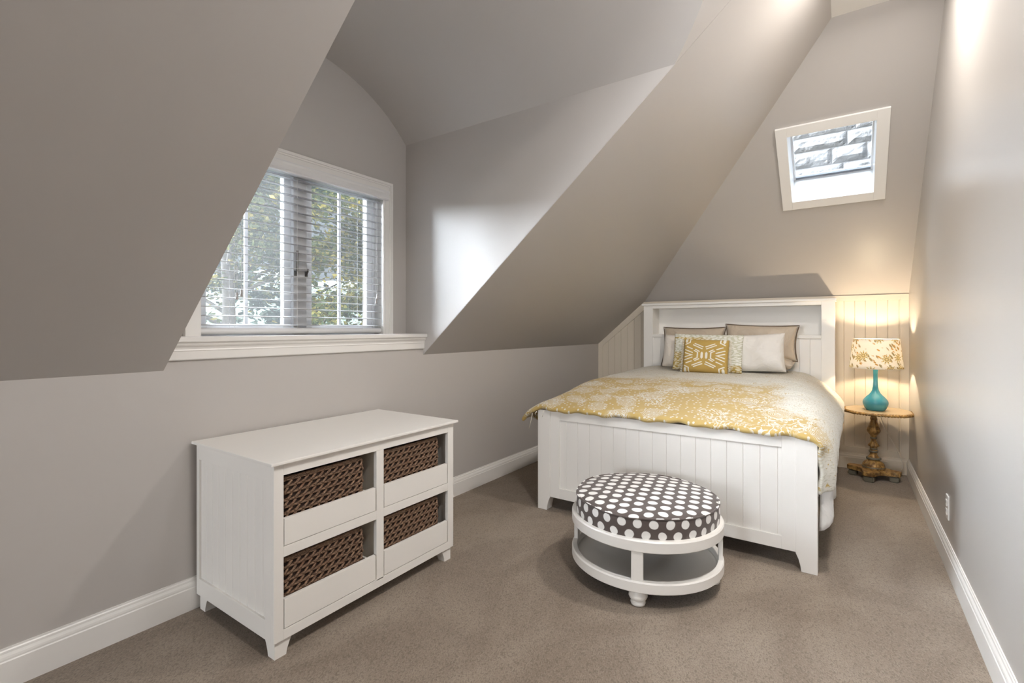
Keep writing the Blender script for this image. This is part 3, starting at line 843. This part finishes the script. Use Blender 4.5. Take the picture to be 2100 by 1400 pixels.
# mattress and sheet
mt = tag(MB().box(-1.70, -.185, 3.14, 5.06, .40, .775, .05, 4).build('mattress', M['mattress'], smooth=True, loc=(-.94, 4.1, .40)), 'thick grey mattress on the bed under the gold comforter', 'mattress')
rows = []
path = [(-.112, 2.985), (-.085, 2.984), (-.058, 2.995), (-.052, 3.06), (-.062, 3.2), (-.050, 3.4), (-.066, 3.65), (-.052, 3.9), (-.066, 4.15), (-.052, 4.4), (-.060, 4.7), (-.055, 5.0)]
pp = catmull([(a_, b_, 0) for a_, b_ in path], 110)
for i, p in enumerate(pp):
    t = i / 109
    hem = lerp(.20, .30, sstep(0, .05, t)) if t < .05 else lerp(.30, .27, t) + .012 * sin(t * 60)
    rows.append([(lerp(p.x, -.135, sstep(.55, 1, k / 14)) + .006 * sin(t * 70 + k * .2) * (1 - k / 14), p.y, lerp(hem, .70 if t > .06 else .62, k / 14)) for k in range(15)])
sh = tag(MB().grid(rows).build('bed_sheet', M['sheet'], smooth=True, loc=(-.07, 4.0, .25)), 'white bed sheet hanging below the comforter beside the footboard post', 'sheet')
md = sh.modifiers.new('Solidify', 'SOLIDIFY'); md.thickness = .003

# comforter
ZTK = [(2.866, .702), (2.884, .717), (2.91, .723), (2.96, .731), (3.06, .754), (3.2, .782), (3.4, .812), (3.7, .838), (4.0, .850), (4.5, .858), (5.07, .862)]
def zt(y):
    return (pw(y, ZTK) + pw(y - .06, ZTK) + pw(y + .06, ZTK)) / 3 if y > 2.95 else pw(y, ZTK)
NS, NY = 96, 110
rows = []; uvs = []
for j in range(NY):
    y = lerp(2.866, 5.070, j / (NY - 1)); z = zt(y)
    wf = sstep(2.98, 4.5, y); wl = sstep(2.9, 3.25, y)
    def mixp(A, B, w): return [(lerp(a_[0], b_[0], w), lerp(a_[1], b_[1], w)) for a_, b_ in zip(A, B)]
    Rf = [(-.30, .0), (-.19, -.003), (-.105, -.022), (-.055, -.085), (-.036, -.16), (-.032, -.24), (-.042, -.305)]
    Rb = [(-.38, .0), (-.28, -.015), (-.17, -.075), (-.085, -.145), (-.030, -.205), (-.006, -.255), (-.030, -.310)]
    Lf = [(-1.66, .0), (-1.74, -.002), (-1.80, -.018), (-1.845, -.045), (-1.872, -.075), (-1.884, -.09), (-1.890, -.10)]
    Lb = [(-1.62, .0), (-1.70, -.010), (-1.765, -.035), (-1.805, -.085), (-1.818, -.16), (-1.820, -.23), (-1.815, -.30)]
    Rp = mixp(Rf, Rb, wf); Lp = mixp(Lf, Lb, wl)
    pts = [(a_, y, z + b_) for a_, b_ in reversed(Lp)] + [(lerp(Lp[0][0], Rp[0][0], k / 8), y, z + .006 * sin(pi * k / 8)) for k in range(1, 8)] + [(a_, y, z + b_) for a_, b_ in Rp]
    c_ = catmull(pts, NS); row = []
    for i, p in enumerate(c_):
        s_ = i / (NS - 1)
        n1 = noise.noise(Vector((p.x * 3.2, p.y * 4.5, 1.7))); n2 = noise.noise(Vector((p.x * 7, p.y * 13, 4.2))); n3 = noise.noise(Vector((p.y * 9, p.z * 5, 8.0)))
        # puckers where the quilting is tied
        pk = 0
        for (qx, qy) in ((-1.35, 3.55), (-1.25, 4.1), (-.80, 3.62), (-.50, 3.32), (-.55, 3.95), (-1.0, 3.95), (-1.55, 4.2), (-.35, 3.6)):
            pk -= .011 * math.exp(-((p.x - qx) / .13) ** 2 - ((p.y - qy) / .025) ** 2)
        amp = .5 + .5 * sstep(2.9, 3.2, y)
        side = sstep(-.26, -.06, p.x)
        dzz = (.010 * n1 + .005 * n2) * amp + pk
        dx = side * (.010 * n3)
        hemw = .006 * sin(p.x * 21) + .005 * sin(p.x * 47 + 1) if j < 3 else 0
        low = sstep(.015, .10, z - p.z) * sstep(-.20, -.09, p.x)
        fr_ = 1 - sstep(2.866, 2.955, y)
        px = lerp(p.x + dx, -.098 + .006 * sin(p.z * 40), low * fr_ * .92)
        py = p.y + (hemw if j == 0 else hemw * .5) + low * fr_ * .040
        row.append((px, py, p.z + dzz * (1 - .6 * side) + hemw * .6 + low * fr_ * .012))
    rows.append(row); uvs.append(y - 2.862)
cf = MB().grid(rows, lambda i, j: (2.35 * i / (NS - 1), uvs[j])).build('comforter', M['comf'], smooth=True, loc=(-.94, 4.0, .70))
tag(cf, 'gold and white printed comforter spread over the bed', 'comforter')
md = cf.modifiers.new('Solidify', 'SOLIDIFY'); md.thickness = .028; md.offset = -1; md.use_even_offset = False
subsurf(cf, 1)
rnd = random.Random(2)
for (x_, z0, z1) in ((-1.700, .69, .645), (-1.760, .675, .655), (-1.795, .66, .555)):
    MB().tube([(x_, 2.872, z0), (x_ - .006, 2.862, (z0 + z1) / 2), (x_ - .002 - .2 * (z0 - z1), 2.866, z1)], .0018, 5).build('thread', M['fringe'], cf, smooth=True)

# ------------------------------------------------------------------ pillows
def pillow_mesh(mb, w, h, t, conc=.05, p=.42, n=26, seed=0, wr=.010, sag=0.0):
    for sgn in (1, -1):
        rows = []
        for j in range(n + 1):
            b = -1 + 2 * j / n; row = []
            for i in range(n + 1):
                a = -1 + 2 * i / n
                x = w / 2 * a * (1 - conc * (1 - b * b)); zz = h / 2 * b * (1 - conc * (1 - a * a))
                th = t / 2 * (max(0, (1 - a ** 4)) * max(0, (1 - b ** 4))) ** p
                th *= 1 + .25 * -b * sag
                nn = noise.noise(Vector((x * 6 + seed, zz * 6, sgn * 3.1))) * wr * min(1, th / (t * .3))
                nn += noise.noise(Vector((x * 16 + seed, zz * 13, sgn))) * wr * .4 * min(1, th / (t * .3))
                row.append((x, -sgn * (th + nn), zz + h / 2))
            rows.append(row if sgn > 0 else row[::-1])
        mb.grid(rows, (lambda i, j: (i / n, j / n)) if sgn > 0 else (lambda i, j: (1 - i / n, j / n)))
    return mb
def outline(w, h, conc, n=20):
    P = []
    for k in range(n): a = -1 + 2 * k / n; P.append((w / 2 * a, 0, h / 2 * -1 * (1 - conc * (1 - a * a)) + h / 2))
    for k in range(n): b = -1 + 2 * k / n; P.append((w / 2 * (1 - conc * (1 - b * b)), 0, h / 2 * b + h / 2))
    for k in range(n): a = 1 - 2 * k / n; P.append((w / 2 * a, 0, h / 2 * (1 - conc * (1 - a * a)) + h / 2))
    for k in range(n): b = 1 - 2 * k / n; P.append((-w / 2 * (1 - conc * (1 - b * b)), 0, h / 2 * b + h / 2))
    return P
def pillow(name, label, mat, loc, w, h, t, lean, yaw=0, roll=0, conc=.05, p=.42, seed=0, wr=.010, piping=None, group='pillows on the bed', cat='pillow'):
    r = thing(name, (0, 0, 0), label, cat, group)
    mb = pillow_mesh(MB(), w, h, t, conc, p, seed=seed, wr=wr)
    o = mb.build('pillow_cover', mat, r, smooth=True)
    bm = bmesh.new(); bm.from_mesh(o.data); bmesh.ops.remove_doubles(bm, verts=bm.verts, dist=1e-4); bmesh.ops.recalc_face_normals(bm, faces=bm.faces); bm.to_mesh(o.data); bm.free()
    o.data.polygons.foreach_set('use_smooth', [True] * len(o.data.polygons))
    subsurf(o, 1)
    if piping: MB().tube(outline(w, h, conc), .005, 8, True).build('piping', piping, r, smooth=True)
    r.location = loc; r.rotation_euler = (radians(-lean), radians(roll), radians(yaw)); r.rotation_mode = 'YXZ'
    r.rotation_mode = 'XYZ'
    return r
pillow('tan_pillow', 'tan satin pillow with brown piping leaning at the left of the headboard', M['tan'], (-1.245, 4.93, .865), .60, .41, .14, 14, seed=1, conc=.08, p=.55, wr=.018, piping=M['piping'])
pillow('tan_pillow', 'tan satin pillow with brown piping leaning behind the plain white pillow', M['tan'], (-.650, 4.945, .965), .61, .325, .13, 12, roll=1.5, seed=2, conc=.08, p=.55, wr=.018, piping=M['piping'])
pillow('tan_pillow', 'tan pillow lying flat under the piped pillow behind the white one', M['tan'], (-.660, 4.735, .932), .60, .32, .12, 88, seed=3, conc=.03)
pillow('cream_pillow', 'cream satin bolster pillow at the left end of the pillow row', M['cream'], (-1.285, 4.72, .872), .37, .315, .17, 8, seed=4, conc=.02, p=.55, roll=3, wr=.020)
pillow('white_pillow', 'plain white cotton pillow on the right beside the printed cushion', M['white_cloth'], (-.655, 4.635, .866), .52, .345, .15, 12, roll=-3, seed=5, conc=.06, p=.55, wr=.024)
pillow('throw_cushion', 'gold and white dash print square cushion behind the geometric cushion', M['print'], (-1.025, 4.545, .862), .605, .345, .11, 12, seed=6, conc=.02, roll=1, group='cushions on the bed', cat='cushion')
geo_c = pillow('throw_cushion', 'gold cushion with white geometric lines at the front of the pillows', M['geo'], (-1.010, 4.430, .856), .385, .305, .12, 12, seed=7, conc=.02, roll=1, group='cushions on the bed', cat='cushion')
rnd = random.Random(11)
for sx in (-1, 1):
    mb = MB()
    for k in range(44):
        z_ = .01 + k * .285 / 43; x_ = sx * .188
        mb.tube([(x_, 0, z_), (x_ + sx * .010, rnd.uniform(-.006, .006), z_ + rnd.uniform(-.005, .005)), (x_ + sx * rnd.uniform(.016, .024), rnd.uniform(-.010, .010), z_ + rnd.uniform(-.012, .004))], .0022, 5)
    fringe = mb.build('fringe', M['fringe'], None, smooth=True); fringe.parent = geo_c

# ------------------------------------------------------------------ pedestal side table
tb = thing('side_table', (.20, 5.03, 0), 'antique gold pedestal side table in the corner beside the bed', 'table')
tcx, tcy = .221, 5.030
octo = [(tcx + .222 * max(-1, min(1, 1.0 * sx_)), tcy + sy_ * .222) for sx_, sy_ in
        ((1, -.40), (1, .40), (.72, .84), (.34, 1), (-.34, 1), (-.72, .84), (-1, .40), (-1, -.40), (-.72, -.84), (-.34, -1), (.34, -1), (.72, -.84))]
def octs(f, z): return [(tcx + (a - tcx) * f, tcy + (b - tcy) * f, z) for a, b in octo]
top = MB().prism(octs(.985, .556), (0, 0, .021), .004).build('tabletop', M['tabletop'], tb)
P = []; oc_ = octs(.985, .563)
for i in range(12):
    a, b = Vector(oc_[i]), Vector(oc_[(i + 1) % 12])
    n_ = max(4, int((b - a).length / .0065))
    for k in range(n_): P.append(a.lerp(b, k / n_))
MB().tube(P, lambda i: .0105 + .0035 * sin(i * pi / 1.5), 8, True).build('carved_edge', M['gold'], top, smooth=True)
cc = (.195, 5.06, 0)
def flute(z0, z1, n, amp): return lambda a, i, z: amp * cos(n * a) if z0 < z < z1 else 0
def ripple(a, i, z):
    if .375 < z < .47: return .05 * cos(10 * a)
    if .265 < z < .315: return .07 * cos(12 * a)
    if .122 < z < .15: return .04 * cos(22 * a)
    return 0
prof = [(.0, .085), (.079, .085), (.080, .094), (.077, .100), (.078, .112), (.074, .120), (.066, .130), (.054, .142), (.044, .150), (.038, .158), (.040, .176), (.030, .190), (.024, .205), (.026, .214), (.030, .222), (.026, .236), (.024, .250),
        (.026, .262), (.036, .270), (.037, .276), (.027, .290), (.020, .304), (.016, .318), (.018, .322), (.022, .330), (.021, .350), (.024, .358), (.034, .372), (.043, .388), (.045, .402), (.039, .422), (.029, .450), (.022, .472), (.020, .484), (.024, .490), (.025, .500), (.021, .508), (.024, .530), (.05, .548), (.06, .557), (0, .557)]
MB().lathe(prof, cc, 88, ripple).build('pedestal_column', M['gold'], tb, smooth=True, angle=60)
for z0, r0 in ((.168, .053), (.225, .033), (.247, .027), (.338, .0245), (.097, .0805)):
    MB().lathe([(r0 - .014, -.008), (r0 - .002, -.007), (r0, -.001), (r0 - .001, .004), (r0 - .005, .007), (r0 - .016, .008)], (cc[0], cc[1], z0), 48).build('collar', M['verdi'], tb, smooth=True, angle=50)
# four armed plinth with hollow sides
pl = []
a0 = radians(-14)
for k in range(4):
    a = a0 + k * pi / 2
    for da, r_ in ((-.24, .170), (-.16, .185), (.16, .185), (.24, .170), (.55, .115), (pi / 4, .104), (pi / 2 - .55, .115)):
        pl.append((cc[0] + r_ * cos(a + da), cc[1] + r_ * sin(a + da)))
MB().prism([(a, b, .050) for a, b in pl], (0, 0, .035), .005).build('plinth', M['gold'], tb)
for k in range(4):
    a = a0 + k * pi / 2
    bm = bmesh.new(); bmesh.ops.create_cube(bm, size=1.0); bmesh.ops.scale(bm, vec=(.058, .072, .050), verts=bm.verts)
    bmesh.ops.bevel(bm, geom=bm.edges[:], offset=.008, segments=2, affect='EDGES')
    bmesh.ops.transform(bm, matrix=Matrix.Translation((cc[0] + .142 * cos(a), cc[1] + .142 * sin(a), .025)) @ Matrix.Rotation(a, 4, 'Z'), verts=bm.verts)
    MB().bm(bm).build('foot', M['verdi'], tb)

# ------------------------------------------------------------------ lamp
lc = (.205, 5.0, .577)
lp = thing('table_lamp', lc, 'lit table lamp with teal gourd base and floral shade on the side table', 'lamp')
MB().lathe([(0, 0), (.060, 0), (.065, .004), (.076, .022), (.0855, .050), (.087, .064), (.0845, .078), (.077, .092), (.062, .110), (.046, .126), (.033, .143), (.023, .165), (.0178, .195), (.0155, .240), (.0150, .290), (.0165, .330), (.0185, .345), (.0165, .350), (0, .350)], lc, 64).build('lamp_base', M['teal'], lp, smooth=True, angle=60)
MB().lathe([(0, .35), (.012, .35), (.010, .395), (.012, .40), (.012, .442), (.008, .452), (0, .452)], lc, 24).build('socket', M['brass'], lp, smooth=True, angle=40)
MB().lathe([(0, .452), (.008, .452), (.014, .462), (.0165, .478), (.015, .494), (.009, .502), (0, .504)], lc, 24).build('bulb', M['bulb'], lp, smooth=True)
rows = []
slc = (.208, 5.0)
for j in range(9):
    t = j / 8; r_ = lerp(.182, .157, t); z_ = lerp(.347, .585, t)
    rows.append([(slc[0] + r_ * cos(2 * pi * k / 72), slc[1] + r_ * sin(2 * pi * k / 72), lc[2] + z_) for k in range(73)])
so = MB().grid(rows, lambda i, j: (i / 72 * 1.07, j / 8 * .24)).build('lamp_shade', M['shade'], lp, smooth=True)
md = so.modifiers.new('Solidify', 'SOLIDIFY'); md.thickness = .0015
for z_, r_ in ((.347, .182), (.585, .157)):
    MB().tube([(slc[0] + r_ * cos(2 * pi * k / 72), slc[1] + r_ * sin(2 * pi * k / 72), lc[2] + z_) for k in range(72)], .0022, 6, True).build('shade_rim', M['fringe'], so, smooth=True)
mb = MB()
for a in (0, 2.094, 4.189): mb.tube([(lc[0], lc[1], lc[2] + .40), (slc[0] + .09 * cos(a), slc[1] + .09 * sin(a), lc[2] + .47), (slc[0] + .157 * cos(a), slc[1] + .157 * sin(a), lc[2] + .583)], .0018, 6)
mb.build('harp', M['brass'], lp)
cordp = [(.205, 5.075, .60), (.208, 5.16, .582), (.215, 5.262, .583), (.232, 5.262, .54), (.254, 5.21, .479), (.278, 5.2, .402), (.334, 5.2, .281), (.376, 5.2, .181), (.397, 5.2, .108), (.385, 5.215, .055), (.355, 5.25, .008), (.29, 5.285, .005), (.15, 5.295, .005), (.02, 5.29, .005), (-.06, 5.28, .005)]
MB().tube([tuple(p) for p in catmull(cordp, 90)], .0026, 7).build('cord', M['cord'], lp, smooth=True)

# ------------------------------------------------------------------ outside the dormer window
rnd = random.Random(21)
rows = []
for j in range(25):
    row = []
    for i in range(31):
        x = lerp(-4.0, -40, j / 24); y = lerp(-22, 40, i / 30)
        row.append((x, y, -2.6 + 7.5 * sstep(10, 34, -x) + .9 * noise.noise(Vector((x * .2, y * .2, 0)))))
    rows.append(row)
tag(MB().grid(rows).build('ground', M['hill'], smooth=True), kind='structure')
def tree(label, x, y, zb, zt_, rad, n, lm, size, yel=0.0, seed=1):
    r_ = random.Random(seed)
    t = thing('tree', (x, y, zb), label, 'tree', 'trees outside the dormer window')
    mb = MB()
    top = Vector((x + r_.uniform(-.3, .3), y + r_.uniform(-.3, .3), zt_ - .4))
    tp = [Vector((x, y, zb)).lerp(top, k / 8) + Vector((r_.uniform(-.06, .06), r_.uniform(-.06, .06), 0)) for k in range(9)]
    mb.tube(tp, lambda i: lerp(.14, .03, i / 8), 10)
    tips = []
    for k in range(46):
        h = r_.uniform(.18, .97); p = Vector((x, y, zb)).lerp(top, h)
        a = r_.uniform(0, 2 * pi); L = rad * r_.uniform(.55, 1.05) * (1.15 - .5 * h)
        q = p + Vector((cos(a) * L, sin(a) * L, r_.uniform(.1, .7)))
        m_ = p.lerp(q, .5) + Vector((r_.uniform(-.15, .15), r_.uniform(-.15, .15), r_.uniform(.0, .2)))
        pts = catmull([p, m_, q], 9)
        mb.tube(pts, lambda i: lerp(.028, .006, i / 8), 5); tips.append(pts)
        for s_ in range(3):
            b0 = pts[r_.randint(3, 8)]; b1 = b0 + Vector((r_.uniform(-.5, .5), r_.uniform(-.5, .5), r_.uniform(-.15, .4)))
            mb.tube([b0, b0.lerp(b1, .5) + Vector((0, 0, .05)), b1], .005, 4); tips.append([b0, b0.lerp(b1, .5), b1])
    mb.build('branches', M['trunk'], t, smooth=True)
    V1, F1, mi = [], [], []
    for k in range(n):
        br = r_.choice(tips); c0 = br[r_.randint(len(br) // 3, len(br) - 1)] + Vector((r_.gauss(0, .12), r_.gauss(0, .12), r_.gauss(0, .10)))
        d = Vector((r_.gauss(0, 1), r_.gauss(0, 1), r_.gauss(-.3, .6))).normalized(); u = d.cross(Vector((r_.gauss(0, .5), r_.gauss(0, .5), 1))).normalized(); nn = d.cross(u)
        s_ = size * r_.uniform(.6, 1.3)
        b = len(V1)
        V1 += [c0, c0 + d * s_ * .5 + u * s_ * .30 + nn * s_ * .05, c0 + d * s_, c0 + d * s_ * .5 - u * s_ * .30 + nn * s_ * .05]
        F1.append((b, b + 1, b + 2, b + 3)); mi.append(1 if r_.random() < yel * (1.7 - 1.3 * min(1, max(0, (c0.z - zb) / (zt_ - zb)))) else 0)
    o = MB(); o.v = [tuple(p) for p in V1]; o.f = F1; o.m = mi
    f = o.build('foliage', [lm, M['leaf_y']], t); f['kind'] = 'stuff'
    return t
tree('leafy green tree close to the left half of the dormer window', -6.3, 3.0, -2.3, 4.6, 1.55, 24000, M['leaf'], .082, .35, 3)
tree('yellowing leafy tree close to the right half of the dormer window', -6.6, 5.4, -2.3, 4.3, 1.60, 24000, M['leaf'], .082, .55, 5)
tree('dark green tree standing behind the gap between the two near trees', -9.6, 6.0, -2.2, 6.5, 2.3, 9000, M['leaf_d'], .17, .05, 8)
tree('tall dark green tree furthest right beyond the dormer window', -9.0, 9.0, -2.2, 6.4, 2.3, 8000, M['leaf_d'], .17, .08, 9)
tree('dark green tree furthest left beyond the dormer window', -9.8, 3.6, -2.2, 6.4, 2.3, 8000, M['leaf_d'], .17, .05, 10)

# ------------------------------------------------------------------ light
w = bpy.data.worlds.new('World'); scene.world = w; w.use_nodes = True
NT = w.node_tree
bg = NT.nodes['Background']
tcw = NT.nodes.new('ShaderNodeTexCoord'); wx, wy, wz = sep(E(tcw.outputs['Generated']))
put(bg.inputs[0], (0.82, 0.91, 1.0)); put(bg.inputs[1], mrange(wz, .30, .90, 0.30, 12.0))
def area(name, loc, rot, size, energy, color, spread=pi, shape='DISK', sy=None):
    l = bpy.data.lights.new(name, 'AREA'); l.shape = shape; l.size = size
    if sy: l.size_y = sy
    l.energy = energy; l.color = color; l.spread = spread
    o = bpy.data.objects.new(name, l); COL.objects.link(o); o.location = loc; o.rotation_euler = rot; return o
def portal(name, loc, rot, sx, sy):
    o = area(name, loc, rot, sx, 1, (1, 1, 1), shape='RECTANGLE', sy=sy); o.data.cycles.is_portal = True; return o
portal('portal_dormer', (XW - .14, DC, 1.70), (0, radians(-90), 0), 1.0, 1.16)
pc = Vector(Hp((hx0 + hx1) / 2, (hy0 + hy1) / 2)) + nh * .34
portal('portal_skylight', pc, nh.to_track_quat('Z', 'X').to_euler(), .7, .56)
WARM = (1.0, 0.94, 0.87)
area('downlight_bed', (.15, 2.80, ZC - .004), (0, 0, 0), .14, 19, WARM, radians(175))
area('ceiling_fill_light', (.22, .95, ZC - .004), (0, 0, 0), .14, 19, WARM, radians(175))  # added fill at ceiling height, out of view, for right wall and cabinet
area('rear_fill_light', (-1.5, YR - .02, 1.45), (radians(90), 0, 0), 1.4, 125, (0.90, 0.95, 1.0), pi, 'RECTANGLE', 1.2)  # added unseen fill from the rear, brightens dormer cheek and back slope
pl_ = bpy.data.lights.new('vault_fill_light', 'POINT'); pl_.energy = 16; pl_.color = (0.95, 0.97, 1.0); pl_.shadow_soft_size = .12
po = bpy.data.objects.new('vault_fill_light', pl_); COL.objects.link(po); po.location = (-.10, 1.45, 2.45)  # added unseen point light that lifts the dormer vault, no fixture there

sn = bpy.data.lights.new('hazy_sun', 'SUN'); sn.energy = 102; sn.angle = radians(85); sn.color = (0.90, 0.95, 1.0)
so_ = bpy.data.objects.new('hazy_sun', sn); COL.objects.link(so_); so_.location = (-8, -2, 4)
so_.rotation_euler = Vector((.98, .15, -.04)).to_track_quat('-Z', 'Y').to_euler()

# ------------------------------------------------------------------ camera
cd = bpy.data.cameras.new('Camera'); cd.sensor_fit = 'HORIZONTAL'; cd.sensor_width = 36.0
cd.lens = 998.0 / 2100 * 36.0; cd.shift_y = -(700 - 673.1) / 2100; cd.clip_start = .02; cd.clip_end = 200
co = bpy.data.objects.new('Camera', cd); COL.objects.link(co)
co.location = (0, 0, 1.25); co.rotation_euler = (radians(90), 0, radians(34.406))
scene.camera = co
vs = scene.view_settings
vs.view_transform = 'Standard'; vs.look = 'None'; vs.gamma = 1.0; vs.use_curve_mapping = False; vs.exposure = 0.66
scene.cycles.max_bounces = 10; scene.cycles.diffuse_bounces = 6; scene.cycles.transparent_max_bounces = 16
scene.cycles.sample_clamp_indirect = 6.0
scene.cycles.caustics_reflective = False; scene.cycles.caustics_refractive = False
